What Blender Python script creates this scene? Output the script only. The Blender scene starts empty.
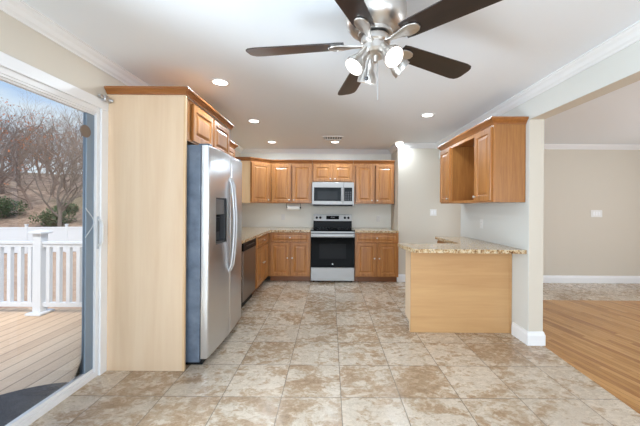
import bpy, bmesh, math, random
from mathutils import Vector, Matrix
random.seed(4)
PI = math.pi
S = bpy.context.scene
COL = S.collection
RAD = math.radians

# ------------------------------------------------------------------ camera
FPX = 292.0
cd = bpy.data.cameras.new('camera')
cam = bpy.data.objects.new('camera', cd)
COL.objects.link(cam)
cd.sensor_fit = 'HORIZONTAL'
cd.sensor_width = 36.0
cd.lens = FPX / 640 * 36
cd.shift_x = -(330.3 - 320) / 640
cd.shift_y = -(213 - 207) / 640
cd.clip_start = 0.02
cd.clip_end = 400
cam.location = (0, 0, 1.32)
cam.rotation_euler = (PI / 2, -RAD(0.4), 0)
S.camera = cam

# ------------------------------------------------------------------ colour management
S.view_settings.view_transform = 'Standard'
S.view_settings.look = 'None'
S.view_settings.gamma = 1
S.view_settings.use_curve_mapping = False
S.view_settings.exposure = 0.15
S.cycles.use_denoising = True
S.cycles.max_bounces = 10
S.cycles.diffuse_bounces = 5
S.cycles.sample_clamp_indirect = 6
S.cycles.caustics_reflective = False
S.cycles.caustics_refractive = False

# ------------------------------------------------------------------ world: winter sky, blue above, thin cloud lower down
W = bpy.data.worlds.new('sky')
S.world = W
W.use_nodes = True
nt = W.node_tree
nt.nodes.clear()
def wn(t, **k):
    n = nt.nodes.new(t)
    for a, v in k.items():
        setattr(n, a, v)
    return n
w_tc = wn('ShaderNodeTexCoord')
w_sep = wn('ShaderNodeSeparateXYZ')
nt.links.new(w_tc.outputs['Generated'], w_sep.inputs[0])
w_ramp = wn('ShaderNodeValToRGB')
e = w_ramp.color_ramp.elements
e[0].position = 0.0
e[0].color = (0.40, 0.42, 0.45, 1)
e[1].position = 0.75
e[1].color = (0.55, 0.68, 0.95, 1)
m_ = e.new(0.16); m_.color = (0.34, 0.40, 0.46, 1)
m_ = e.new(0.36); m_.color = (0.13, 0.235, 0.42, 1)
nt.links.new(w_sep.outputs['Z'], w_ramp.inputs[0])
w_map = wn('ShaderNodeMapping')
w_map.inputs['Scale'].default_value = (1.6, 1.6, 6.0)
nt.links.new(w_tc.outputs['Generated'], w_map.inputs[0])
w_no = wn('ShaderNodeTexNoise')
w_no.inputs['Scale'].default_value = 2.0
w_no.inputs['Detail'].default_value = 6
nt.links.new(w_map.outputs[0], w_no.inputs['Vector'])
w_cr = wn('ShaderNodeValToRGB')
w_cr.color_ramp.elements[0].position = 0.48
w_cr.color_ramp.elements[1].position = 0.70
nt.links.new(w_no.outputs['Fac'], w_cr.inputs[0])
w_mx = wn('ShaderNodeMixRGB')
w_mx.inputs[2].default_value = (0.42, 0.445, 0.46, 1)
nt.links.new(w_cr.outputs[0], w_mx.inputs[0])
nt.links.new(w_ramp.outputs[0], w_mx.inputs[1])
w_bg = wn('ShaderNodeBackground')
w_bg.inputs['Strength'].default_value = 2.0
nt.links.new(w_mx.outputs[0], w_bg.inputs[0])
w_out = wn('ShaderNodeOutputWorld')
nt.links.new(w_bg.outputs[0], w_out.inputs[0])

# ------------------------------------------------------------------ sun and area lights added to brighten the room from windows and glass door
def area(name, loc, rot, sx, sy, power, col=(1, 1, 1), shape='RECTANGLE', spread=180):
    d = bpy.data.lights.new(name, 'AREA')
    d.shape = shape
    d.size = sx
    d.size_y = sy
    d.energy = power
    d.color = col
    d.spread = RAD(spread)
    o = bpy.data.objects.new(name, d)
    COL.objects.link(o)
    o.location = loc
    o.rotation_euler = rot
    return o
sd = bpy.data.lights.new('sun', 'SUN')
sd.energy = 3.6
sd.angle = RAD(20)
sd.color = (1, 0.96, 0.9)
so = bpy.data.objects.new('sun', sd)
COL.objects.link(so)
so.rotation_euler = (RAD(38), RAD(22), 0)      # veiled sun from behind the house, high
area('window_daylight', (0.1, -2.42, 1.35), (RAD(112), 0, 0), 3.0, 1.9, 135, (0.73, 0.87, 1.0))  # added lamp standing in for an unseen rear window, tilted up towards the ceiling
area('window_daylight', (6.12, 2.6, 1.4), (0, RAD(90), 0), 1.7, 2.6, 45, (0.90, 0.95, 1.0))
area('window_daylight', (3.9, -2.42, 1.4), (RAD(100), 0, 0), 2.2, 1.7, 35, (0.84, 0.92, 1.0))  # added lamp at an unseen rear window of the next room
area('window_daylight', (-1.915, 0.82, 1.03), (0, RAD(-90), 0), 1.9, 0.72, 112, (0.76, 0.89, 1.0))  # added light panel outside the out-of-view half of the glass door, brightens the interior
pl = area('sky_portal', (-1.86, 1.36, 1.04), (0, RAD(-90), 0), 2.0, 1.8, 1)
pl.data.cycles.is_portal = True
CAN_W = 8.5

# ------------------------------------------------------------------ materials
def mat(name, base=(0.8, 0.8, 0.8), rough=0.5, metal=0.0, spec=0.5, emit=None, estr=0, coat=0, coat_r=0.1):
    m = bpy.data.materials.new(name)
    m.use_nodes = True
    b = m.node_tree.nodes['Principled BSDF']
    b.inputs['Base Color'].default_value = (*base, 1)
    b.inputs['Roughness'].default_value = rough
    b.inputs['Metallic'].default_value = metal
    b.inputs['Specular IOR Level'].default_value = spec
    b.inputs['Coat Weight'].default_value = coat
    b.inputs['Coat Roughness'].default_value = coat_r
    if emit:
        b.inputs['Emission Color'].default_value = (*emit, 1)
        b.inputs['Emission Strength'].default_value = estr
    return m
def lin(r, g, b):
    f = lambda c: (c / 255 / 12.92) if c / 255 <= 0.04045 else ((c / 255 + 0.055) / 1.055) ** 2.4
    return (f(r), f(g), f(b))
class G:
    """small node-graph helper on a material"""
    def __init__(s, m):
        s.t = m.node_tree; s.b = s.t.nodes['Principled BSDF']
    def n(s, ty, **k):
        x = s.t.nodes.new(ty)
        for a, v in k.items():
            if hasattr(x, a) and a not in x.inputs: setattr(x, a, v)
            else: x.inputs[a].default_value = v
        return x
    def l(s, a, b): s.t.links.new(a, b)
    def math(s, op, a, b=None, c=None):
        x = s.t.nodes.new('ShaderNodeMath'); x.operation = op
        for i, v in enumerate((a, b, c)):
            if v is None: continue
            if hasattr(v, 'is_output'): s.l(v, x.inputs[i])
            else: x.inputs[i].default_value = v
        return x.outputs[0]
    def ramp(s, f, pts):
        x = s.t.nodes.new('ShaderNodeValToRGB'); r = x.color_ramp
        while len(r.elements) < len(pts): r.elements.new(0.5)
        for el, (p, c) in zip(r.elements, pts):
            el.position = p; el.color = (*c, 1) if len(c) == 3 else c
        s.l(f, x.inputs[0]); return x.outputs[0]
    def mix(s, f, a, b, mode='MIX'):
        x = s.t.nodes.new('ShaderNodeMixRGB'); x.blend_type = mode
        for i, v in enumerate((f, a, b)):
            if hasattr(v, 'is_output'): s.l(v, x.inputs[i])
            elif i == 0: x.inputs[0].default_value = v
            else: x.inputs[i].default_value = (*v, 1)
        return x.outputs[0]
    def obj(s, scale=(1, 1, 1), rot=(0, 0, 0), loc=(0, 0, 0)):
        tc = s.t.nodes.new('ShaderNodeTexCoord'); mp = s.t.nodes.new('ShaderNodeMapping')
        mp.inputs['Scale'].default_value = scale; mp.inputs['Rotation'].default_value = rot; mp.inputs['Location'].default_value = loc
        s.l(tc.outputs['Object'], mp.inputs[0]); return mp.outputs[0]
    def noise(s, vec, scale, detail=4, rough=0.55, dist=0.0, w=None):
        x = s.t.nodes.new('ShaderNodeTexNoise')
        x.inputs['Scale'].default_value = scale; x.inputs['Detail'].default_value = detail
        x.inputs['Roughness'].default_value = rough; x.inputs['Distortion'].default_value = dist
        if w is not None:
            x.noise_dimensions = '4D'; s.l(w, x.inputs['W'])
        s.l(vec, x.inputs['Vector']); return x.outputs['Fac']
    def bump(s, h, strength=0.2, dist=0.01):
        x = s.t.nodes.new('ShaderNodeBump'); x.inputs['Strength'].default_value = strength; x.inputs['Distance'].default_value = dist
        s.l(h, x.inputs['Height']); s.l(x.outputs[0], s.b.inputs['Normal'])

def paint(name, c, rough=0.7):
    m = mat(name, c, rough, spec=0.3)
    g = G(m); v = g.obj()
    f = g.noise(v, 140, 2)
    g.bump(f, 0.05, 0.002)
    return m
def wood(name, dark, light, axis='Z', scale=1.0, rough=0.38, coat=0.25):
    m = mat(name, light, rough, coat=coat, coat_r=0.25)
    g = G(m)
    sc = {'Z': (26, 26, 1.6), 'X': (1.6, 26, 26), 'Y': (26, 1.6, 26)}[axis]
    v = g.obj(tuple(a * scale for a in sc))
    f = g.noise(v, 1.0, 5, 0.6, 0.8)
    v2 = g.obj(tuple(a * scale * 5 for a in sc))
    f2 = g.noise(v2, 1.0, 3, 0.6)
    ff = g.math('ADD', g.math('MULTIPLY', f, 0.75), g.math('MULTIPLY', f2, 0.25))
    c = g.ramp(ff, [(0.30, dark), (0.62, light)])
    g.l(c, g.b.inputs['Base Color'])
    return m

M = {}
M['ceiling'] = paint('ceiling_paint', (0.865, 0.905, 0.96))
M['cream'] = paint('cream_wall_paint', lin(214, 206, 193))
M['beige'] = paint('beige_wall_paint', lin(208, 200, 187))
M['white_wall'] = paint('white_wall_paint', lin(212, 211, 206))
M['backsplash'] = paint('kitchen_back_wall_paint', lin(232, 230, 222))
M['white'] = mat('white_trim_paint', (0.83, 0.83, 0.84), 0.4)
M['vinyl'] = mat('white_vinyl', (0.60, 0.615, 0.64), 0.45)
M['frame_white'] = mat('white_door_frame', (0.80, 0.79, 0.79), 0.4)
M['stile'] = mat('grey_aluminium_stile', lin(128, 144, 160), 0.4, metal=0.2)
M['door_wood'] = wood('honey_maple', lin(144, 86, 38), lin(182, 124, 66))
M['frame_wood'] = wood('honey_maple_frame', lin(144, 86, 38), lin(182, 124, 66))
M['frame_woodX'] = wood('honey_maple_across', lin(144, 86, 38), lin(182, 124, 66), 'X')
M['crown_wood'] = wood('honey_maple_crown', lin(128, 76, 34), lin(158, 100, 50), 'X')
M['side_wood'] = wood('oak_side', lin(140, 88, 42), lin(168, 114, 60), 'Z', 1.4)
M['pale_panel'] = wood('pale_maple_panel', lin(216, 184, 150), lin(228, 202, 172), 'Z', 0.25, rough=0.42, coat=0.3)
M['pale_panelX'] = wood('pale_maple_panel_across', lin(180, 136, 90), lin(196, 154, 106), 'X', 0.35, rough=0.5, coat=0.1)
M['pale_side'] = wood('pale_cabinet_side', lin(216, 178, 134), lin(226, 194, 154), 'Z', 0.4)
M['toe'] = wood('toe_kick_wood', lin(112, 66, 34), lin(136, 84, 46), 'X')
M['steel'] = mat('stainless_steel', (0.72, 0.73, 0.75), 0.30, metal=1.0)
M['steel_front'] = mat('satin_stainless_steel', (0.42, 0.41, 0.40), 0.5, metal=1.0)
M['steel_dark'] = mat('dark_stainless_steel', (0.30, 0.28, 0.27), 0.32, metal=1.0)
M['steel_bright'] = mat('bright_steel', (0.56, 0.56, 0.57), 0.42, metal=0.9)
M['nickel'] = mat('brushed_nickel', (0.62, 0.59, 0.56), 0.32, metal=1.0)
M['fridge_side'] = mat('slate_grey_enamel', lin(104, 116, 132), 0.45)
g = G(M['fridge_side']); f = g.noise(g.obj(), 9, 5)
g.l(g.ramp(f, [(0.3, lin(84, 96, 114)), (0.7, lin(120, 132, 148))]), g.b.inputs['Base Color'])
M['black_glass'] = mat('black_glass', (0.004, 0.0045, 0.005), 0.08, spec=0.07)
M['black'] = mat('black_plastic', (0.010, 0.010, 0.011), 0.4, spec=0.12)
M['dark_grey'] = mat('dark_grey_plastic', (0.06, 0.06, 0.065), 0.4)
M['window_grey'] = mat('dark_oven_window', (0.012, 0.012, 0.013), 0.10, spec=0.1)
M['display'] = mat('clock_digits', (0.2, 0.2, 0.2), 0.3, emit=(0.7, 0.75, 0.8), estr=0.25)
M['plate'] = mat('white_plastic', (0.74, 0.73, 0.71), 0.4)
M['paper'] = mat('white_paper', (0.90, 0.90, 0.89), 0.9)
M['blade'] = wood('dark_walnut_blade', lin(16, 11, 10), lin(38, 25, 21), 'X', 0.8, rough=0.30, coat=0.3)
M['bulb'] = mat('lit_bulb', (1, 1, 1), 0.3, emit=(1.0, 0.98, 0.96), estr=4)
M['can_lens'] = mat('lit_downlight', (1, 1, 1), 0.3, emit=(1.0, 0.98, 0.95), estr=5)
M['bark'] = mat('grey_brown_bark', lin(112, 99, 92), 0.9)
M['twig'] = mat('brown_bark', lin(128, 108, 98), 0.9)
M['dead_leaf'] = mat('russet_dead_leaves', lin(172, 106, 72), 0.9)
M['evergreen'] = mat('evergreen_leaves', lin(62, 84, 46), 0.8)
M['mat'] = mat('charcoal_doormat', (0.05, 0.052, 0.058), 0.95)
g = G(M['mat']); f = g.noise(g.obj(), 130, 3)
g.l(g.ramp(f, [(0.35, (0.025, 0.026, 0.03)), (0.7, (0.10, 0.10, 0.11))]), g.b.inputs['Base Color'])
M['sticker'] = mat('brown_disc', lin(120, 104, 92), 0.7)
M['wire'] = mat('grey_wire', (0.5, 0.52, 0.55), 0.4, metal=0.6)

# granite
M['granite'] = mat('speckled_granite', (0.5, 0.4, 0.3), 0.14, coat=0.2)
g = G(M['granite'])
v = g.obj()
f1 = g.noise(v, 34, 5, 0.7, 0.4)
f2 = g.noise(v, 95, 3, 0.6)
c1 = g.ramp(f1, [(0.34, lin(96, 66, 42)), (0.45, lin(176, 140, 98)), (0.55, lin(214, 196, 164)), (0.68, lin(186, 176, 156))])
k = g.ramp(f2, [(0.34, (1, 1, 1)), (0.42, (0, 0, 0))])
c2 = g.mix(k, c1, lin(60, 44, 34))
g.l(c2, g.b.inputs['Base Color'])

# stone floor tile
TS = 0.4127
TSEED = 64.0
def tile_mat(name, x0, y0):
    m = mat(name, (0.6, 0.5, 0.4), 0.3, spec=0.5)
    g = G(m)
    tc = g.n('ShaderNodeTexCoord'); sp = g.n('ShaderNodeSeparateXYZ')
    g.l(tc.outputs['Object'], sp.inputs[0])
    u = g.math('DIVIDE', g.math('SUBTRACT', sp.outputs[0], x0), TS)
    right = g.math('GREATER_THAN', u, 4.0)
    vv = g.math('DIVIDE', g.math('SUBTRACT', sp.outputs[1], y0), TS)
    vv = g.math('ADD', vv, g.math('MULTIPLY', right, 0.22))
    cu = g.math('FLOOR', u); cv = g.math('FLOOR', vv)
    fu = g.math('SUBTRACT', u, cu); fv = g.math('SUBTRACT', vv, cv)
    du = g.math('MINIMUM', fu, g.math('SUBTRACT', 1.0, fu))
    dv = g.math('MINIMUM', fv, g.math('SUBTRACT', 1.0, fv))
    d = g.math('MINIMUM', du, dv)
    grout = g.math('LESS_THAN', d, 0.0078)
    cid = g.math('ADD', g.math('ADD', g.math('MULTIPLY', cu, 7.31), g.math('MULTIPLY', cv, 3.77)), TSEED)
    wn_ = g.n('ShaderNodeTexWhiteNoise'); wn_.noise_dimensions = '1D'; g.l(cid, wn_.inputs['W'])
    wn2 = g.n('ShaderNodeTexWhiteNoise'); wn2.noise_dimensions = '1D'; g.l(g.math('ADD', cid, 41.7), wn2.inputs['W'])
    ob = tc.outputs['Object']
    mpv = g.n('ShaderNodeMapping'); mpv.inputs['Scale'].default_value = (1.0, 1.5, 1.0); mpv.inputs['Rotation'].default_value = (0, 0, RAD(18)); g.l(ob, mpv.inputs[0]); ov = mpv.outputs[0]
    big = g.noise(ov, 2.6, 9, 0.72, 1.3, cid)
    mid = g.noise(ov, 17, 6, 0.72, 0.8, cid)
    fine = g.noise(ob, 70, 4, 0.65)
    s_ = g.math('ADD', g.math('MULTIPLY', big, 0.70), g.math('MULTIPLY', mid, 0.30))
    s_ = g.math('ADD', s_, g.math('MULTIPLY', g.math('SUBTRACT', wn_.outputs['Value'], 0.5), 0.07))
    c = g.ramp(s_, [(0.38, lin(154, 128, 102)), (0.455, lin(175, 149, 122)), (0.50, lin(192, 174, 152)), (0.535, lin(212, 198, 181)), (0.56, lin(192, 174, 153)), (0.60, lin(208, 193, 174)), (0.70, lin(176, 152, 125))])
    pit = g.ramp(g.math('ADD', g.math('MULTIPLY', fine, 0.45), g.math('MULTIPLY', mid, 0.55)), [(0.36, (0.62, 0.57, 0.51)), (0.47, (1, 1, 1))])
    c = g.mix(0.85, c, pit, 'MULTIPLY')
    val = g.math('ADD', 0.90, g.math('MULTIPLY', wn2.outputs['Value'], 0.10))
    cmb = g.n('ShaderNodeCombineXYZ')
    for i in range(3): g.l(val, cmb.inputs[i])
    c = g.mix(1.0, c, cmb.outputs[0], 'MULTIPLY')
    c = g.mix(grout, c, lin(122, 107, 93))
    g.l(c, g.b.inputs['Base Color'])
    g.l(g.ramp(mid, [(0.3, (0.18,) * 3), (0.7, (0.34,) * 3)]), g.b.inputs['Roughness'])
    h = g.math('ADD', g.math('MULTIPLY', g.math('MINIMUM', d, 0.012), 30), g.math('MULTIPLY', mid, 0.25))
    g.bump(h, 0.25, 0.004)
    return m
M['tile'] = tile_mat('stone_floor_tile', -0.742 - TS * 8, 2.115 - TS * 12)

# plank floors
def plank_mat(name, width, length, rotz, cols, gap_c, gap=0.02, rough=0.3, long_scale=1.0, jitter=0.5):
    m = mat(name, cols[0], rough)
    g = G(m)
    v = g.obj((1, 1, 1), (0, 0, rotz))
    sp = g.n('ShaderNodeSeparateXYZ'); g.l(v, sp.inputs[0])
    u = g.math('DIVIDE', sp.outputs[0], width); cu = g.math('FLOOR', u)
    off = g.math('FRACT', g.math('MULTIPLY', cu, 0.377))
    w_ = g.math('ADD', g.math('DIVIDE', sp.outputs[1], length), off); cw = g.math('FLOOR', w_)
    fu = g.math('SUBTRACT', u, cu); du = g.math('MINIMUM', fu, g.math('SUBTRACT', 1.0, fu))
    wn_ = g.n('ShaderNodeTexWhiteNoise'); wn_.noise_dimensions = '1D'
    cid = g.math('ADD', g.math('MULTIPLY', cu, 5.17), g.math('MULTIPLY', cw, 9.31))
    g.l(cid, wn_.inputs['W'])
    v2 = g.obj((40 / (width / 0.057), 2.0 * long_scale, 10), (0, 0, rotz))
    gr = g.noise(v2, 1.0, 5, 0.6, 0.6, cid)
    t = g.math('ADD', g.math('MULTIPLY', wn_.outputs['Value'], jitter), g.math('MULTIPLY', gr, 1 - jitter))
    c = g.ramp(t, [(0.22, cols[0]), (0.5, cols[1]), (0.78, cols[2])])
    c = g.mix(g.math('LESS_THAN', du, gap), c, gap_c)
    g.l(c, g.b.inputs['Base Color'])
    g.bump(g.math('MINIMUM', du, gap * 2), 0.4, 0.01)
    return m
M['oak_floor'] = plank_mat('oak_strip_floor', 0.052, 0.8, RAD(-12), [lin(150, 100, 52), lin(186, 134, 76), lin(204, 156, 98)], lin(124, 82, 42), 0.03, 0.25, 1.6, 0.42)
M['deck'] = plank_mat('weathered_deck_boards', 0.14, 40, 0, [lin(186, 156, 128), lin(208, 178, 148), lin(220, 194, 164)], lin(104, 84, 68), 0.028, 0.7, 0.8)

M['leaf_ground'] = mat('fallen_leaf_ground', (0.3, 0.2, 0.15), 0.95)
g = G(M['leaf_ground']); v = g.obj()
f1 = g.noise(v, 6, 6, 0.7); f2 = g.noise(v, 0.5, 4)
c = g.ramp(f1, [(0.34, lin(112, 86, 68)), (0.5, lin(166, 136, 112)), (0.64, lin(196, 170, 148))])
c = g.mix(g.ramp(f2, [(0.4, (0, 0, 0)), (0.62, (0.6,) * 3)]), c, lin(140, 112, 92))
g.l(c, g.b.inputs['Base Color'])
M['hill'] = mat('woodland_leaf_litter', (0.25, 0.2, 0.15), 0.95)
g = G(M['hill']); v = g.obj()
f1 = g.noise(v, 1.4, 7, 0.75); f2 = g.noise(v, 0.22, 3)
c = g.ramp(f1, [(0.32, lin(92, 74, 62)), (0.5, lin(136, 112, 94)), (0.66, lin(168, 144, 126))])
c = g.mix(g.ramp(f2, [(0.5, (0, 0, 0)), (0.68, (0.5,) * 3)]), c, lin(108, 104, 72))
g.l(c, g.b.inputs['Base Color'])

# clear glass pane: mostly see-through with a mirror sheen at grazing angles
def clear_glass(name):
    m = bpy.data.materials.new(name); m.use_nodes = True
    t = m.node_tree; t.nodes.clear()
    o = t.nodes.new('ShaderNodeOutputMaterial'); mx = t.nodes.new('ShaderNodeMixShader')
    fr = t.nodes.new('ShaderNodeFresnel'); fr.inputs['IOR'].default_value = 1.25
    tr = t.nodes.new('ShaderNodeBsdfTransparent'); tr.inputs[0].default_value = (0.97, 0.985, 0.985, 1)
    gl = t.nodes.new('ShaderNodeBsdfGlossy'); gl.inputs['Roughness'].default_value = 0.02
    t.links.new(fr.outputs[0], mx.inputs[0]); t.links.new(tr.outputs[0], mx.inputs[1]); t.links.new(gl.outputs[0], mx.inputs[2])
    t.links.new(mx.outputs[0], o.inputs[0])
    return m
M['glass'] = clear_glass('clear_glass')

# ------------------------------------------------------------------ mesh helpers
def B(): return bmesh.new()
def box(bm, x0, x1, y0, y1, z0, z1, bev=0.0, seg=2):
    vs = [bm.verts.new((x, y, z)) for x in (x0, x1) for y in (y0, y1) for z in (z0, z1)]
    fs = []
    for q in ((0, 1, 3, 2), (4, 6, 7, 5), (0, 4, 5, 1), (2, 3, 7, 6), (0, 2, 6, 4), (1, 5, 7, 3)):
        fs.append(bm.faces.new([vs[i] for i in q]))
    if bev > 0:
        es = list({e for f in fs for e in f.edges})
        bmesh.ops.bevel(bm, geom=es, offset=bev, segments=seg, profile=0.5, affect='EDGES')
def frame_of(d):
    d = d.normalized()
    a = Vector((0, 0, 1)) if abs(d.z) < 0.9 else Vector((1, 0, 0))
    u = d.cross(a).normalized(); v = d.cross(u).normalized()
    return u, v
def tube(bm, pts, rads, seg=12, caps=True):
    pts = [Vector(p) for p in pts]
    if not hasattr(rads, '__len__'): rads = [rads] * len(pts)
    rings = []; u = None
    for i, p in enumerate(pts):
        d = (pts[min(i + 1, len(pts) - 1)] - pts[max(i - 1, 0)])
        if u is None: u, v = frame_of(d)
        else:
            d.normalize(); u = (u - d * u.dot(d)).normalized(); v = d.cross(u)
        rings.append([bm.verts.new(p + (u * math.cos(2 * PI * k / seg) + v * math.sin(2 * PI * k / seg)) * rads[i]) for k in range(seg)])
    for a, b in zip(rings, rings[1:]):
        for k in range(seg):
            bm.faces.new((a[k], a[(k + 1) % seg], b[(k + 1) % seg], b[k]))
    if caps:
        bm.faces.new(rings[0][::-1]); bm.faces.new(rings[-1])
def lathe(bm, prof, mtx=None, seg=24):
    """prof: (radius, height) along +Z"""
    mtx = mtx or Matrix()
    rings = []
    for r, z in prof:
        if r < 1e-6: rings.append([bm.verts.new(mtx @ Vector((0, 0, z)))])
        else: rings.append([bm.verts.new(mtx @ Vector((r * math.cos(2 * PI * k / seg), r * math.sin(2 * PI * k / seg), z))) for k in range(seg)])
    for a, b in zip(rings, rings[1:]):
        for k in range(seg):
            q = [a[k % len(a)], a[(k + 1) % len(a)], b[(k + 1) % len(b)], b[k % len(b)]]
            q2 = []
            for x in q:
                if x not in q2: q2.append(x)
            if len(q2) > 2:
                try: bm.faces.new(q2)
                except ValueError: pass
def prism(bm, poly, z0, z1, mtx=None, bev=0.0):
    mtx = mtx or Matrix()
    a = [bm.verts.new(mtx @ Vector((x, y, z0))) for x, y in poly]
    b = [bm.verts.new(mtx @ Vector((x, y, z1))) for x, y in poly]
    n = len(poly); fs = [bm.faces.new(a[::-1]), bm.faces.new(b)]
    for k in range(n): fs.append(bm.faces.new((a[k], a[(k + 1) % n], b[(k + 1) % n], b[k])))
    if bev > 0:
        es = list({e for f in fs[:2] for e in f.edges})
        bmesh.ops.bevel(bm, geom=es, offset=bev, segments=3, profile=0.5, affect='EDGES')
def sweep(bm, prof, path, closed=False):
    """prof: (out, up) points; path: (x, y, z) polyline in plan; out is to the RIGHT of the walking direction"""
    path = [Vector(p) for p in path]; n = len(path); rings = []
    for i, p in enumerate(path):
        d0 = (p - path[i - 1]) if (i > 0 or closed) else None
        d1 = (path[(i + 1) % n] - p) if (i < n - 1 or closed) else None
        ns = []
        for d in (d0, d1):
            if d is not None:
                d = Vector((d.x, d.y, 0)).normalized(); ns.append(Vector((d.y, -d.x, 0)))
        if len(ns) == 2:
            mN = (ns[0] + ns[1]).normalized(); mN = mN / max(0.2, mN.dot(ns[0]))
        else: mN = ns[0]
        rings.append([bm.verts.new(p + mN * o + Vector((0, 0, u))) for o, u in prof])
    k = len(prof)
    pairs = list(zip(rings, rings[1:])) + ([(rings[-1], rings[0])] if closed else [])
    for a, b in pairs:
        for j in range(k):
            bm.faces.new((a[j], b[j], b[(j + 1) % k], a[(j + 1) % k]))
    if not closed:
        bm.faces.new(rings[0]); bm.faces.new(rings[-1][::-1])
def obj(name, bm, m, parent=None, smooth=False, label=None):
    bmesh.ops.recalc_face_normals(bm, faces=bm.faces[:])
    me = bpy.data.meshes.new(name); bm.to_mesh(me); bm.free()
    me.materials.append(m)
    if smooth:
        for p in me.polygons: p.use_smooth = True
        try: me.set_sharp_from_angle(angle=RAD(38))
        except Exception: pass
    o = bpy.data.objects.new(name, me); COL.objects.link(o)
    if parent: o.parent = parent
    if label: o['label'] = label
    return o
def tag(o, label, cat, group=None, kind=None):
    o['label'] = label; o['category'] = cat
    if group: o['group'] = group
    if kind: o['kind'] = kind
    return o
def thing(name, label, cat, loc=(0, 0, 0), rz=0.0, group=None):
    o = bpy.data.objects.new(name, None); COL.objects.link(o)
    o.empty_display_size = 0.1
    o.location = loc; o.rotation_euler = (0, 0, rz)
    return tag(o, label, cat, group)
def struct(name, bm, m, parent=None, smooth=False):
    o = obj(name, bm, m, parent, smooth)
    if not parent: o['kind'] = 'structure'
    return o
def copy_tree(o, parent=None):
    c = o.copy(); COL.objects.link(c)
    if parent: c.parent = parent
    for ch in list(o.children): copy_tree(ch, c)
    return c

# ------------------------------------------------------------------ room shell
LX, RX, RX2, CZ = -1.79, 1.92, 2.06, 2.45
YB, YS, SX = 5.80, 5.19, 1.205
FY, EX = -2.55, 6.2                       # wall behind the camera, right wall of the next room
bm = B(); box(bm, LX - 0.10, 2.055, FY - 0.1, YB + 0.1, -0.1, 0.0); struct('floor', bm, M['tile'])
bm = B(); box(bm, 2.055, EX + 0.1, 4.21, YB + 0.1, -0.1, 0.0); struct('floor_beyond', bm, M['tile'])
bm = B(); box(bm, 2.055, EX + 0.1, FY - 0.1, 4.21, -0.1, 0.0)
prism(bm, [(2.06, 2.80), (1.72, FY - 0.1), (2.06, FY - 0.1)], -0.05, 0.003)
struct('floor_right', bm, M['oak_floor'])
bm = B(); box(bm, LX - 0.10, EX + 0.1, FY - 0.1, YB + 0.1, CZ, CZ + 0.1); struct('ceiling', bm, M['ceiling'])
DY0, DY1, DZ0, DZ1 = 0.46, 2.265, 0.0, 2.08
bm = B()
box(bm, LX - 0.10, LX, FY - 0.1, DY0, 0, CZ); box(bm, LX - 0.10, LX, DY1, YB + 0.1, 0, CZ); box(bm, LX - 0.10, LX, DY0, DY1, DZ1, CZ)
struct('wall_left', bm, M['cream'])
bm = B(); box(bm, LX, SX, YB, YB + 0.1, 0, CZ); struct('wall_back', bm, M['backsplash'])
bm = B(); box(bm, SX, EX + 0.1, YS, YB + 0.1, 0, CZ); struct('wall_back_right', bm, M['beige'])
# wall between kitchen and next room: standing part with the header over the wide opening
bm = B(); box(bm, RX, RX + 0.004, 2.824, 4.30, 0, CZ); box(bm, RX, RX + 0.004, FY, 2.824, 2.18, CZ); box(bm, RX, RX + 0.004, 4.30, YS, 2.18, CZ); struct('wall_right_kitchen_side', bm, M['white_wall'])
bm = B(); box(bm, RX + 0.004, RX2, 2.82, 4.30, 0, CZ); box(bm, RX + 0.004, RX2, FY, 2.82, 2.18, CZ); box(bm, RX + 0.004, RX2, 4.30, YS, 2.18, CZ)
struct('wall_right', bm, M['beige'])
# wall behind the camera with two windows, right wall of the next room with one
def wall_with_hole(bm, ax, p0, p1, a0, a1, h0, h1, z0, z1):
    for (s0, s1, q0, q1) in ((a0, h0, 0, CZ), (h1, a1, 0, CZ), (h0, h1, 0, z0), (h0, h1, z1, CZ)):
        if ax == 'y': box(bm, s0, s1, p0, p1, q0, q1)
        else: box(bm, p0, p1, s0, s1, q0, q1)
bm = B(); wall_with_hole(bm, 'y', FY - 0.1, FY, LX, 2.0, -1.4, 1.6, 0.4, 2.3); wall_with_hole(bm, 'y', FY - 0.1, FY, 2.0, EX, 2.8, 5.0, 0.55, 2.25)
struct('wall_front', bm, M['cream'])
bm = B(); wall_with_hole(bm, 'x', EX, EX + 0.1, FY, YB, 1.3, 3.9, 0.55, 2.25); struct('wall_far_right', bm, M['beige'])
for i, (ax, a0, a1, z0, z1) in enumerate((('y', -1.4, 1.6, 0.4, 2.3), ('y', 2.8, 5.0, 0.55, 2.25), ('x', 1.3, 3.9, 0.55, 2.25))):
    r = bpy.data.objects.new('window_%d' % (i + 1), None); COL.objects.link(r); r['kind'] = 'structure'
    bm = B()
    mid = (a0 + a1) / 2
    for s0, s1, q0, q1 in ((a0, a0 + 0.06, z0, z1), (a1 - 0.06, a1, z0, z1), (mid - 0.04, mid + 0.04, z0, z1), (a0, a1, z0, z0 + 0.06), (a0, a1, z1 - 0.06, z1)):
        if ax == 'y': box(bm, s0, s1, FY - 0.08, FY - 0.03, q0, q1)
        else: box(bm, EX + 0.03, EX + 0.08, s0, s1, q0, q1)
    obj('window_frame', bm, M['white'], r)
    bm = B()
    if ax == 'y': box(bm, a0 + 0.05, a1 - 0.05, FY - 0.058, FY - 0.052, z0 + 0.05, z1 - 0.05)
    else: box(bm, EX + 0.052, EX + 0.058, a0 + 0.05, a1 - 0.05, z0 + 0.05, z1 - 0.05)
    obj('window_pane', bm, M['glass'], r)

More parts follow.
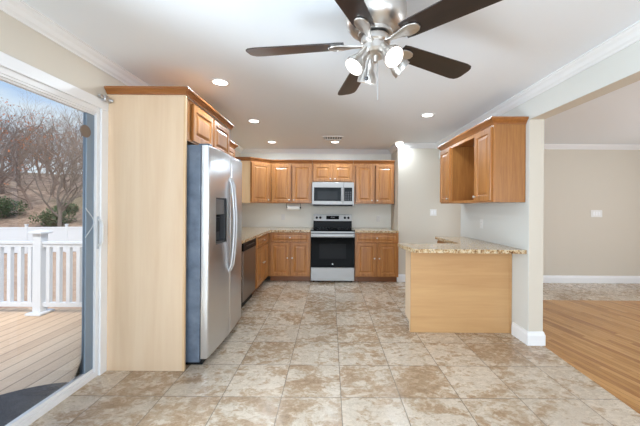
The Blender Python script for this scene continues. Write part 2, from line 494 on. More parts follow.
# crown moulding and baseboards
CROWN = [(0, -0.078), (0.008, -0.078), (0.014, -0.068), (0.032, -0.058), (0.048, -0.036), (0.066, -0.024), (0.074, -0.012), (0.082, -0.010), (0.082, -0.0005), (0, -0.0005)]
BASE = [(0, 0.001), (0.016, 0.001), (0.016, 0.098), (0.011, 0.112), (0.007, 0.13), (0, 0.132)]
bm = B(); sweep(bm, CROWN, [(LX, FY, CZ), (LX, YB, CZ), (SX, YB, CZ), (SX, YS, CZ), (RX, YS, CZ)]); struct('trim_1', bm, M['white'])
bm = B(); sweep(bm, CROWN, [(RX, YS, CZ), (RX, FY, CZ)]); struct('trim_2', bm, M['white'])
bm = B(); sweep(bm, CROWN, [(RX2, YS, CZ), (EX, YS, CZ), (EX, FY, CZ)]); struct('trim_3', bm, M['white'])
bm = B(); sweep(bm, CROWN, [(RX2, FY, CZ), (RX2, YS, CZ)]); struct('trim_4', bm, M['white'])
bm = B(); sweep(bm, BASE, [(SX, 5.78, 0), (SX, YS, 0), (EX, YS, 0), (EX, FY, 0)]); struct('baseboard_back', bm, M['white'])
bm = B(); sweep(bm, BASE, [(RX, 3.055, 0), (RX, 2.82, 0), (RX2, 2.82, 0), (RX2, 4.30, 0)])
struct('baseboard_right', bm, M['white'])
bm = B(); sweep(bm, BASE, [(LX, FY, 0), (LX, DY0 - 0.1, 0)]); struct('baseboard_left', bm, M['white'])

# ------------------------------------------------------------------ sliding glass door in the left wall
D = bpy.data.objects.new('door_1', None); COL.objects.link(D); D['kind'] = 'structure'; D.location = (LX, DY0, 0)
dw = DY1 - DY0
bm = B()                                              # casing on the wall, local x = into the room
for y0, y1, z0, z1 in ((dw - 0.004, dw + 0.066, 0.0, 2.0695), (-0.07, 0.004, 0.0, 2.0695), (-0.07, dw + 0.066, 2.07, 2.145)):
    box(bm, 0.0, 0.016, y0, y1, z0, z1, 0.004)
obj('casing', bm, M['white'], D)
bm = B()
for y0, y1, z0, z1 in ((dw - 0.03, dw, 0.0355, 2.0345), (0, 0.03, 0.0355, 2.0345), (0, dw, 2.035, 2.079), (0, dw, 0.001, 0.035)):
    box(bm, -0.06, -0.001, y0, y1, z0, z1, 0.003)
box(bm, -0.014, -0.004, 0.031, dw - 0.031, 0.036, 0.05, 0.003)
box(bm, -0.014, -0.004, 0.031, dw - 0.031, 2.020, 2.0345, 0.002)
obj('door_frame', bm, M['frame_white'], D)
bm = B()
box(bm, -0.045, -0.018, dw - 0.104, dw - 0.031, 0.07, 2.008, 0.004)
obj('sash_stile', bm, M['stile'], D)
bm = B(); box(bm, -0.045, -0.018, 0.034, 0.12, 0.07, 2.008, 0.004)
obj('sash_stile', bm, M['stile'], D)
bm = B()
box(bm, -0.046, -0.016, 0.031, dw - 0.031, 0.037, 0.0695, 0.003)
box(bm, -0.046, -0.016, 0.031, dw - 0.031, 2.0085, 2.0340, 0.003)
obj('sash_rail', bm, M['frame_white'], D)
bm = B(); box(bm, -0.034, -0.028, 0.119, dw - 0.103, 0.069, 2.009); obj('glass_pane', bm, M['glass'], D)
bm = B()
tube(bm, [(0.0, dw - 0.012, 1.01), (0.028, dw - 0.012, 1.02), (0.036, dw - 0.012, 1.05), (0.036, dw - 0.012, 1.17), (0.028, dw - 0.012, 1.20), (0.0, dw - 0.012, 1.21)], 0.009, 10)
dh = obj('door_handle', bm, M['plate'], D, True)
bm = B(); box(bm, -0.0008, 0.005, dw - 0.0255, dw - 0.0048, 0.985, 1.235, 0.002); obj('handle_plate', bm, M['wire'], dh)  # grey slab behind the handle, its colour stands in for the handle's shadow
bm = B()
lathe(bm, [(0, 0.0), (0.044, 0.0), (0.046, 0.004), (0.044, 0.008), (0, 0.009)], Matrix.Translation((-0.0178, dw - 0.118, 1.865)) @ Matrix.Rotation(PI / 2, 4, 'Y'))
s_ = obj('window_sensor', bm, M['sticker'], None, True); s_.location = (LX, DY0, 0)
tag(s_, 'round brown disc stuck on the grey stile of the glass door', 'sensor')
bm = B()
pts = [(-0.016 + 0.03 * math.sin(t * PI), dw - 0.09 - 0.02 * math.cos(t * 6), 1.08 + 0.22 * t) for t in [i / 10 for i in range(11)]]
tube(bm, pts, 0.003, 8)
obj('pull_wire', bm, M['wire'], D, True)
bm = B()
box(bm, 0.0, 0.03, 0.0, 0.04, 0.0, 0.045, 0.004); tube(bm, [(0.012, -0.035, 0.028), (0.012, 0.075, 0.018)], 0.012, 12); tube(bm, [(0.022, 0.05, 0.02), (0.04, 0.066, 0.018)], 0.013, 10)
o = obj('blind_bracket', bm, M['steel_bright'], None, True); o.location = (LX + 0.018, 2.255, 2.13)
tag(o, 'small metal blind bracket above the top corner of the sliding door', 'bracket')

# ------------------------------------------------------------------ cabinet building blocks (local: width +x, front faces -y, z up)
def door_bm(w, h, t=0.02, fr=0.055):
    bm = B(); x = w / 2
    steps = [(0, 0), (0, -t + 0.003), (0.003, -t), (fr - 0.004, -t), (fr, -t + 0.003), (fr + 0.004, -t + 0.010), (fr + 0.012, -t + 0.010), (fr + 0.034, -t + 0.002), (fr + 0.037, -t + 0.0015)]
    lim = min(w, h) / 2 - 0.006
    rings = []
    for i, y in steps:
        i = min(i, lim)
        rings.append([bm.verts.new(p) for p in ((-x + i, y, i), (x - i, y, i), (x - i, y, h - i), (-x + i, y, h - i))])
    bm.faces.new(rings[0][::-1])
    for a, b in zip(rings, rings[1:]):
        for k in range(4): bm.faces.new((a[k], a[(k + 1) % 4], b[(k + 1) % 4], b[k]))
    bm.faces.new(rings[-1])
    return bm
def knob(parent, x, z, y=-0.02):
    bm = B()
    lathe(bm, [(0.006, 0), (0.005, 0.012), (0.011, 0.018), (0.0145, 0.022), (0.013, 0.027), (0.006, 0.030), (0, 0.0305)], Matrix.Translation((x, y, z)) @ Matrix.Rotation(PI / 2, 4, 'X'), 14)
    return obj('knob', bm, M['nickel'], parent, True)
def add_door(root, x0, x1, z0, z1, y, knob_side=1, knob_at='bottom', has_knob=True, rz=0.0, at=None):
    w = x1 - x0; h = z1 - z0
    d = obj('door', door_bm(w, h), M['door_wood'], root)
    d.location = at if at else ((x0 + x1) / 2, y, z0)
    d.rotation_euler = (0, 0, rz)
    if has_knob:
        knob(d, knob_side * (w / 2 - 0.03), 0.045 if knob_at == 'bottom' else h * 0.54)
    return d
def add_drawer(root, x0, x1, z0, z1, y):
    w = x1 - x0; h = z1 - z0
    d = obj('drawer', door_bm(w, h, fr=0.022), M['door_wood'], root); d.location = ((x0 + x1) / 2, y, z0)
    knob(d, 0, h / 2)
    return d
CCROWN = [(0, 0), (0.006, 0), (0.010, 0.012), (0.020, 0.024), (0.030, 0.036), (0.040, 0.044), (0.044, 0.052), (0.044, 0.064), (0, 0.064)]
def upper(label, loc, rz, w, h, depth, doors, crown=None, side_mat=None, knobs=True, open_mid=None, name='wall_cabinet'):
    r = thing(name, label, 'cabinet', loc, rz)
    bm = B(); t = 0.016
    box(bm, 0, t, 0.02, depth, 0, h); box(bm, w - t, w, 0.02, depth, 0, h)
    box(bm, t, w - t, 0.02, depth, 0.0, t); box(bm, t, w - t, 0.02, depth, h - t, h); box(bm, t, w - t, depth - 0.008, depth, t, h - t)
    if open_mid:
        for a in open_mid: box(bm, a - t / 2, a + t / 2, 0.02, depth, t, h - t)
    obj('carcass', bm, side_mat or M['side_wood'], r)
    bm = B(); s = 0.038
    box(bm, 0, s, 0, 0.02, 0, h); box(bm, w - s, w, 0, 0.02, 0, h); box(bm, s, w - s, 0, 0.02, 0, s * 0.8); box(bm, s, w - s, 0, 0.02, h - s, h)
    if open_mid:
        for a in open_mid: box(bm, a - s / 2, a + s / 2, 0, 0.02, s * 0.8, h - s)
    elif len(doors) == 2: box(bm, w / 2 - s / 2, w / 2 + s / 2, 0, 0.02, s * 0.8, h - s)
    obj('face_frame', bm, M['frame_wood'], r)
    for (x0, x1, ks) in doors:
        add_door(r, x0, x1, 0.016, h - 0.022, 0.0, ks, 'bottom', knobs)
    if crown:
        bm = B(); sweep(bm, CCROWN, [(x, y, h) for x, y in crown]); obj('crown_moulding', bm, M['crown_wood'], r)
    return r
def base(label, loc, rz, w, depth, n_doors=2, drawer=True, h=0.873, knobs=True, filler=0):
    r = thing('base_cabinet', label, 'cabinet', loc, rz)
    bm = B(); t = 0.018
    box(bm, 0, t, 0.02, depth, 0.1, h); box(bm, w - t, w, 0.02, depth, 0.1, h); box(bm, t, w - t, 0.02, depth, 0.1, 0.118); box(bm, t, w - t, depth - 0.01, depth, 0.118, h); box(bm, t, w - t, 0.02, depth - 0.01, h - 0.02, h)
    obj('carcass', bm, M['side_wood'], r)
    bm = B(); s = 0.038
    box(bm, 0, s, 0, 0.02, 0.1, h); box(bm, w - s, w, 0, 0.02, 0.1, h); box(bm, s, w - s, 0, 0.02, 0.1, 0.13); box(bm, s, w - s, 0, 0.02, h - 0.03, h)
    box(bm, s, w - s, 0, 0.02, 0.685, 0.715)
    if n_doors == 2: box(bm, w / 2 - s / 2, w / 2 + s / 2, 0, 0.02, 0.13, 0.685)
    obj('face_frame', bm, M['frame_wood'], r)
    bm = B(); box(bm, 0, w, 0.075, depth, 0.001, 0.1); obj('toe_kick', bm, M['toe'], r)
    add_drawer(r, 0.02, w - 0.02, 0.705, h - 0.012, 0.0)
    if n_doors == 2:
        add_door(r, 0.02, w / 2 - 0.012, 0.118, 0.692, 0.0, 1, 'top', knobs); add_door(r, w / 2 + 0.012, w - 0.02, 0.118, 0.692, 0.0, -1, 'top', knobs)
    else:
        add_door(r, 0.02, w - 0.02, 0.118, 0.692, 0.0, 1, 'top', knobs)
    return r

# ---- fridge surround: tall pale end panel with a two-door cabinet over the fridge
FS = thing('fridge_cabinet', 'tall pale maple fridge surround with two small doors above the fridge', 'cabinet', (LX + 0.004, 2.33, 0))
pw = 0.621
bm = B(); box(bm, 0, pw, 0.0, 0.02, 0.001, 2.204, 0.0015); obj('end_panel', bm, M['pale_panel'], FS, label='tall pale maple end panel')
bm = B(); box(bm, pw - 0.010, pw + 0.008, -0.004, 0.022, 0.001, 2.204, 0.003); obj('panel_edge', bm, M['pale_side'], FS)
bm = B(); box(bm, 0, pw - 0.01, 1.045, 1.063, 0.001, 2.204, 0.001); obj('inner_panel', bm, M['side_wood'], FS)
bm = B()
box(bm, 0.0, 0.60, 0.02, 1.045, 1.855, 1.873); box(bm, 0.0, 0.60, 0.02, 1.045, 2.186, 2.204); box(bm, 0, 0.012, 0.02, 1.045, 1.873, 2.186)
for y0, y1, z0, z1 in ((0.02, 0.115, 1.855, 2.204), (1.005, 1.045, 1.855, 2.204), (0.54, 0.575, 1.873, 2.186), (0.115, 1.005, 1.855, 1.875), (0.115, 1.005, 2.17, 2.204)):
    box(bm, 0.592, 0.612, y0, y1, z0, z1)
obj('over_fridge_box', bm, M['side_wood'], FS)
for y0, y1 in ((0.125, 0.535), (0.565, 1.0)):
    d = obj('door', door_bm(y1 - y0, 0.312), M['door_wood'], FS); d.location = (0.613, (y0 + y1) / 2, 1.868); d.rotation_euler = (0, 0, PI / 2)
bm = B(); sweep(bm, [(a * 0.8, b * 0.86) for a, b in CCROWN], [(0.0, 0.0, 2.205), (pw + 0.004, 0.0, 2.205), (pw + 0.004, 1.063, 2.205)])
obj('crown_moulding', bm, M['crown_wood'], FS)

# ---- refrigerator
FR = thing('refrigerator', 'stainless side-by-side refrigerator with ice dispenser beside the pale panel', 'refrigerator', (-1.76, 2.405, 0))
bm = B(); box(bm, 0, 0.69, 0, 0.915, 0.03, 1.825, 0.006); obj('body', bm, M['fridge_side'], FR, label='slate grey fridge body')
bm = B(); box(bm, 0.05, 0.705, 0.02, 0.895, 0.002, 0.05, 0.004); obj('base_grille', bm, M['black'], FR)
def fridge_door(name, y0, y1, hole=None):
    """outward bulging door; front faces +x; optional rectangular recess (ya, yb, za, zb)"""
    bm = B(); xb = 0.698; n = 16
    zs = [0.06, 0.07, 1.81, 1.823]
    if hole: zs = [0.06, 0.07, hole[2], hole[3], 1.81, 1.823]
    ys = []
    for i in range(n + 1):
        ys.append(y0 + (y1 - y0) * i / n)
    if hole:
        ys = sorted([y for y in ys if not any(abs(y - q) < 0.012 for q in hole[:2])] + list(hole[:2]))
    def fx(y, z):
        yy = (y - 0.4575) / 0.4575
        x = 0.775 - 0.018 * yy * yy
        e = min(y - y0, y1 - y); r = 0.012
        if e < r: x -= r - math.sqrt(max(0, r * r - (r - e) ** 2))
        if z < 0.065 or z > 1.82: x -= 0.008
        return x
    ys2 = []
    for y in ys:
        ys2.append(y)
    for q in (0.003, 0.007, 0.012):
        ys2 += [y0 + q, y1 - q]
    ys = sorted(set(ys2)); gv = {}
    for i, y in enumerate(ys):
        for j, z in enumerate(zs): gv[i, j] = bm.verts.new((fx(y, z), y, z))
    for i in range(len(ys) - 1):
        for j in range(len(zs) - 1):
            if hole and hole[0] - 1e-5 <= ys[i] and ys[i + 1] <= hole[1] + 1e-5 and zs[j] >= hole[2] - 1e-5 and zs[j + 1] <= hole[3] + 1e-5: continue
            bm.faces.new((gv[i, j], gv[i + 1, j], gv[i + 1, j + 1], gv[i, j + 1]))
    back = {}
    for i in (0, len(ys) - 1):
        for j in range(len(zs)): back[i, j] = bm.verts.new((xb, ys[i], zs[j]))
    L = len(ys) - 1; T = len(zs) - 1
    for i in (0, L):
        for j in range(T): bm.faces.new((gv[i, j], gv[i, j + 1], back[i, j + 1], back[i, j]))
    for j in (0, T): bm.faces.new([gv[i, j] for i in range(L + 1)] + [back[L, j], back[0, j]])
    bm.faces.new([back[0, j] for j in range(T + 1)] + [back[L, j] for j in range(T, -1, -1)])
    return obj(name, bm, M['steel'], FR, True)
HOLE = (0.135, 0.375, 0.985, 1.395)
d1 = fridge_door('freezer_door', 0.002, 0.475, HOLE)
d2 = fridge_door('fridge_door', 0.482, 0.913)
bm = B()
a0, a1, b0, b1 = HOLE
box(bm, 0.70, 0.71, a0, a1, b0, b1); box(bm, 0.70, 0.760, a0 - 0.002, a0 + 0.012, b0, b1); box(bm, 0.70, 0.766, a1 - 0.012, a1 + 0.002, b0, b1); box(bm, 0.70, 0.762, a0, a1, b1 - 0.012, b1 + 0.002); box(bm, 0.70, 0.762, a0, a1, b0 - 0.002, b0 + 0.02)
disp = obj('ice_dispenser', bm, M['dark_grey'], d1)
bm = B(); box(bm, 0.712, 0.758, a0 + 0.014, a1 - 0.014, b1 - 0.15, b1 - 0.014, 0.004); obj('control_panel', bm, M['steel_dark'], d1)
bm = B(); box(bm, 0.712, 0.735, a0 + 0.07, a1 - 0.07, b0 + 0.10, b0 + 0.23, 0.006); tube(bm, [(0.735, (a0 + a1) / 2, b0 + 0.24), (0.735, (a0 + a1) / 2, b0 + 0.29)], 0.02, 12); obj('paddle', bm, M['black'], d1)
def fridge_handle(par, y):
    bm = B(); pts = []
    for i in range(15):
        t = i / 14
        pts.append((0.790 + 0.034 * math.sin(PI * t) if 0 < i < 14 else 0.768, y, 0.68 + 0.92 * t))
    tube(bm, pts, 0.0125, 12)
    return obj('handle', bm, M['steel_bright'], par, True)
fridge_handle(d1, 0.445); fridge_handle(d2, 0.512)
for y in (0.03, 0.83):
    bm = B(); box(bm, 0.66, 0.75, y, y + 0.06, 1.826, 1.842, 0.004); obj('hinge_cover', bm, M['fridge_side'], FR)

# ---- left run behind the fridge
base('honey maple base cabinet between the dishwasher and the back corner', (-1.09, 4.295, 0), PI / 2, 0.79, 0.695, 2)
DWr = thing('dishwasher', 'dark stainless dishwasher between the fridge and the corner cabinets', 'dishwasher', (-1.092, 3.672, 0), PI / 2)
bm = B(); box(bm, 0.004, 0.616, 0.03, 0.60, 0.08, 0.868); obj('body', bm, M['dark_grey'], DWr)
bm = B(); box(bm, 0.004, 0.616, 0, 0.03, 0.105, 0.745, 0.004); obj('door', bm, M['steel_dark'], DWr)
bm = B(); box(bm, 0.004, 0.616, -0.004, 0.03, 0.75, 0.866, 0.004); cp = obj('control_panel', bm, M['black'], DWr)
bm = B(); box(bm, 0.10, 0.50, -0.012, -0.004, 0.80, 0.812, 0.002); obj('latch', bm, M['dark_grey'], cp)
bm = B(); box(bm, 0.004, 0.616, 0.05, 0.55, 0.001, 0.10); obj('toe_kick', bm, M['black'], DWr)
r = base('narrow honey maple base cabinet hidden between fridge and dishwasher', (-1.14, 3.40, 0), PI / 2, 0.265, 0.645, 1)
upper('small honey maple wall cabinet high on the left wall beyond the fridge', (-1.42, 3.405, 1.385), PI / 2, 0.90, 0.78, 0.365, [(0.02, 0.44, 1), (0.46, 0.88, -1)], [(0, 0.0), (0.90, 0.0), (0.90, 0.365)], M['pale_side'])
# ---- back corner diagonal cabinet
CC = thing('corner_cabinet', 'diagonal corner wall cabinet with one door beside a pale side panel', 'cabinet', (LX + 0.003, YB - 0.003, 1.385))
P = [(0.0, -0.61), (0.36, -0.61), (0.64, -0.335), (0.64, 0.0), (0.0, 0.0)]
bm = B(); prism(bm, P, 0, 0.745); obj('carcass', bm, M['pale_side'], CC)
a = Vector((0.36, -0.61)); b_ = Vector((0.64, -0.335)); dirv = (b_ - a).normalized(); nrm = Vector((dirv.y, -dirv.x))
L = (b_ - a).length; ang = math.atan2(dirv.y, dirv.x)
bm = B(); s = 0.03
for x0, x1, z0, z1 in ((0, s, 0, 0.745), (L - s, L, 0, 0.745), (s, L - s, 0, s), (s, L - s, 0.715, 0.745)): box(bm, x0, x1, -0.012, 0.0, z0, z1)
ff = obj('face_frame', bm, M['frame_wood'], CC); ff.location = (a.x, a.y, 0); ff.rotation_euler = (0, 0, ang)
mid = (a + b_) / 2 + nrm * 0.0125
add_door(CC, 0, L - 0.03, 0.016, 0.723, 0, 1, 'bottom', True, ang, (mid.x, mid.y, 0.016))
bm = B(); sweep(bm, CCROWN, [(0, -0.61, 0.745), (0.36, -0.61, 0.745), (0.64 + 0.005, -0.335 - 0.005, 0.745)]); obj('crown_moulding', bm, M['crown_wood'], CC)
# ---- back wall uppers
UY = YB - 0.003 - 0.335
upper('two-door honey maple wall cabinet between the corner cabinet and the microwave', (-1.143, UY, 1.385), 0, 0.80, 0.745, 0.335, [(0.05, 0.405, 1), (0.43, 0.785, -1)], [(0, 0), (0.80, 0)])
upper('short two-door wall cabinet directly above the microwave', (-0.34, UY, 1.785), 0, 0.765, 0.345, 0.335, [(0.02, 0.365, 1), (0.39, 0.745, -1)], [(0, 0), (0.765, 0)])
upper('two-door honey maple wall cabinet right of the microwave', (0.428, UY, 1.385), 0, 0.765, 0.745, 0.335, [(0.045, 0.37, 1), (0.415, 0.745, -1)], [(0, 0), (0.765, 0)])
# ---- back wall bases
BY = 5.115
r = base('wide honey maple base cabinet left of the range', (-1.055, BY, 0), 0, 0.712, 0.68, 2)
bm = B(); box(bm, -0.034, -0.0005, 0.0, 0.02, 0.1, 0.873); obj('corner_filler', bm, M['frame_wood'], r)
base('honey maple base cabinet right of the range', (0.437, BY, 0), 0, 0.762, 0.68, 2)
# ---- countertops
def counter(label, poly):
    bm = B(); prism(bm, poly, 0.875, 0.914, None, 0.006)
    return tag(obj('countertop', bm, M['granite']), label, 'countertop')
counter('L-shaped granite countertop left of the range and over the dishwasher', [(LX + 0.003, 3.40), (-1.045, 3.40), (-1.045, 5.085), (-0.342, 5.085), (-0.342, YB - 0.003), (LX + 0.003, YB - 0.003)])
counter('short granite countertop right of the range', [(0.435, 5.085), (1.201, 5.085), (1.201, YB - 0.003), (0.435, YB - 0.003)])

# ---- range
RG = thing('range', 'freestanding stainless electric range with black glass oven door', 'stove', (-0.338, 5.09, 0))
rw = 0.77
bm = B(); box(bm, 0.003, rw - 0.003, 0.045, 0.69, 0.02, 0.895); obj('body', bm, M['dark_grey'], RG)
bm = B(); box(bm, 0, rw, 0.0, 0.60, 0.895, 0.915, 0.004); obj('cooktop', bm, M['black_glass'], RG)
bm = B(); box(bm, 0, rw, 0.022, 0.045, 0.865, 0.894, 0.002); obj('front_rail', bm, M['steel_front'], RG)
bm = B(); box(bm, 0.004, rw - 0.004, 0.0, 0.045, 0.27, 0.855, 0.006); od = obj('oven_door', bm, M['black_glass'], RG)
bm = B(); box(bm, 0.15, rw - 0.15, -0.002, 0.0, 0.42, 0.68, 0.0005); obj('oven_window', bm, M['window_grey'], od)
bm = B(); box(bm, 0.004, rw - 0.004, -0.004, 0.002, 0.795, 0.853, 0.001); obj('door_trim', bm, M['steel_front'], od)
bm = B(); tube(bm, [(0.05, 0.0, 0.825), (0.05, -0.04, 0.825), (0.075, -0.05, 0.825), (rw - 0.075, -0.05, 0.825), (rw - 0.05, -0.04, 0.825), (rw - 0.05, 0.0, 0.825)], 0.012, 12); obj('handle', bm, M['steel_bright'], od, True)
bm = B(); box(bm, 0.004, rw - 0.004, 0.004, 0.045, 0.03, 0.262, 0.006); obj('storage_drawer', bm, M['steel_front'], RG)
bm = B(); lathe(bm, [(0, 0), (0.012, 0), (0.012, 0.001), (0, 0.001)], Matrix.Translation((rw / 2, -0.0005, 0.325)) @ Matrix.Rotation(PI / 2, 4, 'X')); obj('badge', bm, M['steel_bright'], od)
bm = B(); prism(bm, [(0.60, 0.915), (0.69, 0.915), (0.69, 1.175), (0.645, 1.175), (0.618, 1.05), (0.612, 1.02)], 0.01, rw - 0.01, Matrix(((0, 0, 1, 0), (1, 0, 0, 0), (0, 1, 0, 0), (0, 0, 0, 1)))); bg = obj('backguard', bm, M['black'], RG)
bm = B(); prism(bm, [(0.6165, 1.048), (0.618, 1.048), (0.645, 1.173), (0.6435, 1.173)], 0.012, rw - 0.012, Matrix(((0, 0, 1, 0), (1, 0, 0, 0), (0, 1, 0, 0), (0, 0, 0, 1)))); obj('control_panel', bm, M['steel_front'], bg)
tilt = math.atan2(0.027, 0.125)
for x in (0.075, 0.145, rw - 0.145, rw - 0.075):
    bm = B(); lathe(bm, [(0.024, 0), (0.024, 0.008), (0.02, 0.02), (0.019, 0.03), (0, 0.031)], Matrix.Translation((x, 0.63, 1.113)) @ Matrix.Rotation(PI / 2 + tilt, 4, 'X') , 20)
    obj('knob', bm, M['black'], bg, True)
mt = Matrix.Translation((rw / 2, 0.629, 1.113)) @ Matrix.Rotation(-tilt, 4, 'X')
bm = B(); box(bm, -0.125, 0.125, -0.004, 0.004, -0.035, 0.035, 0.002); bm.transform(mt); ds = obj('display', bm, M['black_glass'], bg)
bm = B()
for x in (-0.03, -0.012, 0.012, 0.03): 
    box(bm, x - 0.006, x - 0.004, -0.0052, -0.004, -0.004, 0.014); box(bm, x + 0.004, x + 0.006, -0.0052, -0.004, -0.004, 0.014); box(bm, x - 0.006, x + 0.006, -0.0052, -0.004, 0.013, 0.015); box(bm, x - 0.006, x + 0.006, -0.0052, -0.004, -0.005, -0.003)
bm.transform(mt); obj('clock_digits', bm, M['display'], ds)
for x, y, q in ((0.2, 0.17, 0.10), (0.57, 0.17, 0.085), (0.2, 0.45, 0.075), (0.57, 0.45, 0.10)):
    bm = B(); lathe(bm, [(q - 0.003, 0.9152), (q - 0.003, 0.9158), (q, 0.9158), (q, 0.9152)], Matrix.Translation((x, y, 0)), 32); obj('burner_ring', bm, M['dark_grey'], RG)
for x in (0.05, rw - 0.05):
    for y in (0.08, 0.62): bm = B(); tube(bm, [(x, y, 0.001), (x, y, 0.022)], 0.015, 10); obj('leveling_foot', bm, M['black'], RG)

# ---- microwave
MW = thing('microwave', 'stainless over-the-range microwave with dark window', 'microwave', (-0.338, 5.375, 1.345))
bm = B(); box(bm, 0, rw, 0.03, 0.42, 0, 0.432, 0.003); obj('body', bm, M['steel_dark'], MW)
bm = B(); box(bm, 0, 0.575, 0, 0.03, 0.025, 0.432, 0.004); md = obj('door', bm, M['steel_front'], MW)
bm = B(); box(bm, 0.035, 0.535, -0.003, 0.001, 0.085, 0.335, 0.002); obj('window', bm, M['black_glass'], md)
bm = B(); box(bm, 0.10, 0.47, -0.0045, -0.003, 0.115, 0.265, 0.0005); obj('window_mesh', bm, M['window_grey'], md)
bm = B(); tube(bm, [(0.556, 0.0, 0.07), (0.556, -0.03, 0.08), (0.556, -0.035, 0.2), (0.556, -0.03, 0.345), (0.556, 0.0, 0.355)], 0.009, 10); obj('handle', bm, M['steel_bright'], md, True)
bm = B(); box(bm, 0.578, rw, 0, 0.03, 0.025, 0.432, 0.004); mp = obj('control_panel', bm, M['steel_front'], MW)
bm = B(); box(bm, 0.59, rw - 0.03, -0.003, 0.001, 0.085, 0.335, 0.002); obj('keypad', bm, M['black_glass'], mp)
bm = B()
for i in range(3):
    for j in range(5): box(bm, 0.612 + i * 0.042, 0.638 + i * 0.042, -0.0042, -0.003, 0.10 + j * 0.035, 0.117 + j * 0.035, 0.0004)
obj('button', bm, M['dark_grey'], mp)
bm = B(); box(bm, 0.02, rw - 0.02, 0.01, 0.40, -0.006, 0.02, 0.003); obj('vent_grille', bm, M['black'], MW)

# ---- paper towel holder under the cabinet
PT = thing('paper_towel_holder', 'white paper towel roll hanging under the cabinet left of the microwave', 'paper towel', (-0.70, 5.58, 1.385))
bm = B(); tube(bm, [(-0.115, 0, -0.082), (0.115, 0, -0.082)], 0.043, 28); obj('paper_roll', bm, M['paper'], PT, True)
bm = B(); tube(bm, [(-0.13, 0, -0.082), (0.14, 0, -0.082)], 0.007, 10); box(bm, -0.14, 0.14, -0.015, 0.015, -0.006, -0.001, 0.001); box(bm, -0.136, -0.13, -0.012, 0.012, -0.09, -0.002, 0.001); box(bm, 0.13, 0.136, -0.012, 0.012, -0.09, -0.002, 0.001)
tube(bm, [(0.118, 0, -0.082), (0.14, 0, -0.082)], 0.02, 14)
obj('bracket', bm, M['black'], PT)

# ---- outlets and switches
def plate(name, label, cat, loc, rz, w=0.072, h=0.115, kind='outlet'):
    r = thing(name, label, cat, loc, rz)
    bm = B(); box(bm, -w / 2, w / 2, -0.006, -0.0005, -h / 2, h / 2, 0.002); obj('cover_plate', bm, M['plate'], r)
    n = max(1, round(w / 0.06))
    for k in range(n):
        cx = (k - (n - 1) / 2) * 0.046
        if kind == 'outlet':
            for z in (-0.02, 0.02):
                bm = B(); box(bm, cx - 0.017, cx + 0.017, -0.008, -0.005, z - 0.014, z + 0.014, 0.002); so_ = obj('socket', bm, M['plate'], r)
                bm = B()
                for q in (-0.006, 0.006): box(bm, cx + q - 0.001, cx + q + 0.001, -0.0084, -0.0079, z - 0.004, z + 0.005)
                obj('slot', bm, M['dark_grey'], so_)
        else:
            bm = B(); box(bm, cx - 0.016, cx + 0.016, -0.009, -0.005, -0.033, 0.033, 0.002); obj('rocker', bm, M['white'], r)
    return r
plate('wall_outlet', 'white outlet on the backsplash below the paper towel roll', 'outlet', (-0.935, YB, 1.115), 0)
plate('wall_outlet', 'white outlet on the backsplash right of the range', 'outlet', (0.955, YB, 1.095), 0)
plate('light_switch', 'white double light switch on the wall left of the open-shelf cabinet', 'switch', (1.83, YS, 1.235), 0, 0.118, 0.115, 'switch')
plate('light_switch', 'white triple light switch on the far wall of the next room', 'switch', (4.73, YS, 1.235), 0, 0.20, 0.125, 'switch')
plate('wall_outlet', 'white outlet on the white wall above the peninsula counter', 'outlet', (RX, 3.70, 1.12), -PI / 2)
plate('wall_outlet', 'low white outlet on the edge of the wall beside the oak floor', 'outlet', (RX2, 2.93, 0.80), PI / 2)

# ---- peninsula
PN = thing('peninsula_cabinet', 'pale maple backed peninsula base facing the room', 'cabinet', (0.855, 3.08, 0))
W_ = RX - 0.004 - 0.855
bm = B(); box(bm, 0, W_, 0, 0.016, 0.002, 0.873, 0.002); obj('back_panel', bm, M['pale_panelX'], PN, label='pale maple back panel')
bm = B(); prism(bm, [(0.016, 0.002), (0.05, 0.002), (0.07, 0.11), (0.22, 0.11), (0.22, 0.873), (0.016, 0.873)], 0.0, 0.018, Matrix(((0, 0, 1, 0), (1, 0, 0, 0), (0, 1, 0, 0), (0, 0, 0, 1)))); obj('side_panel', bm, M['pale_panel'], PN)
bm = B(); box(bm, 0.018, W_, 0.016, 0.21, 0.11, 0.873); obj('carcass', bm, M['side_wood'], PN)
bm = B(); box(bm, 0.018, W_, 0.016, 0.06, 0.001, 0.11); obj('toe_kick', bm, M['toe'], PN)
bm = B(); box(bm, W_ - 0.018, W_, -0.010, 0.0, 0.002, 0.872, 0.003); obj('scribe_strip', bm, M['pale_panelX'], PN)
base('honey maple base cabinet against the white wall behind the peninsula', (1.52, 4.11, 0), -PI / 2, 0.79, 0.395, 2)
counter('granite peninsula countertop with a clipped corner', [(0.83, 2.862), (1.916, 2.842), (1.916, 4.13), (1.485, 4.13), (1.485, 3.325), (0.772, 3.325), (0.772, 3.12)])
upper('honey oak wall cabinet with an open middle shelf over the peninsula', (1.60, 4.235, 1.380), -PI / 2, 1.365, 0.765, 0.316, [(0.02, 0.345, 1), (1.02, 1.345, -1)], [(0, 0.316), (0, 0), (1.365, 0), (1.365, 0.316)], None, True, [0.365, 1.0])

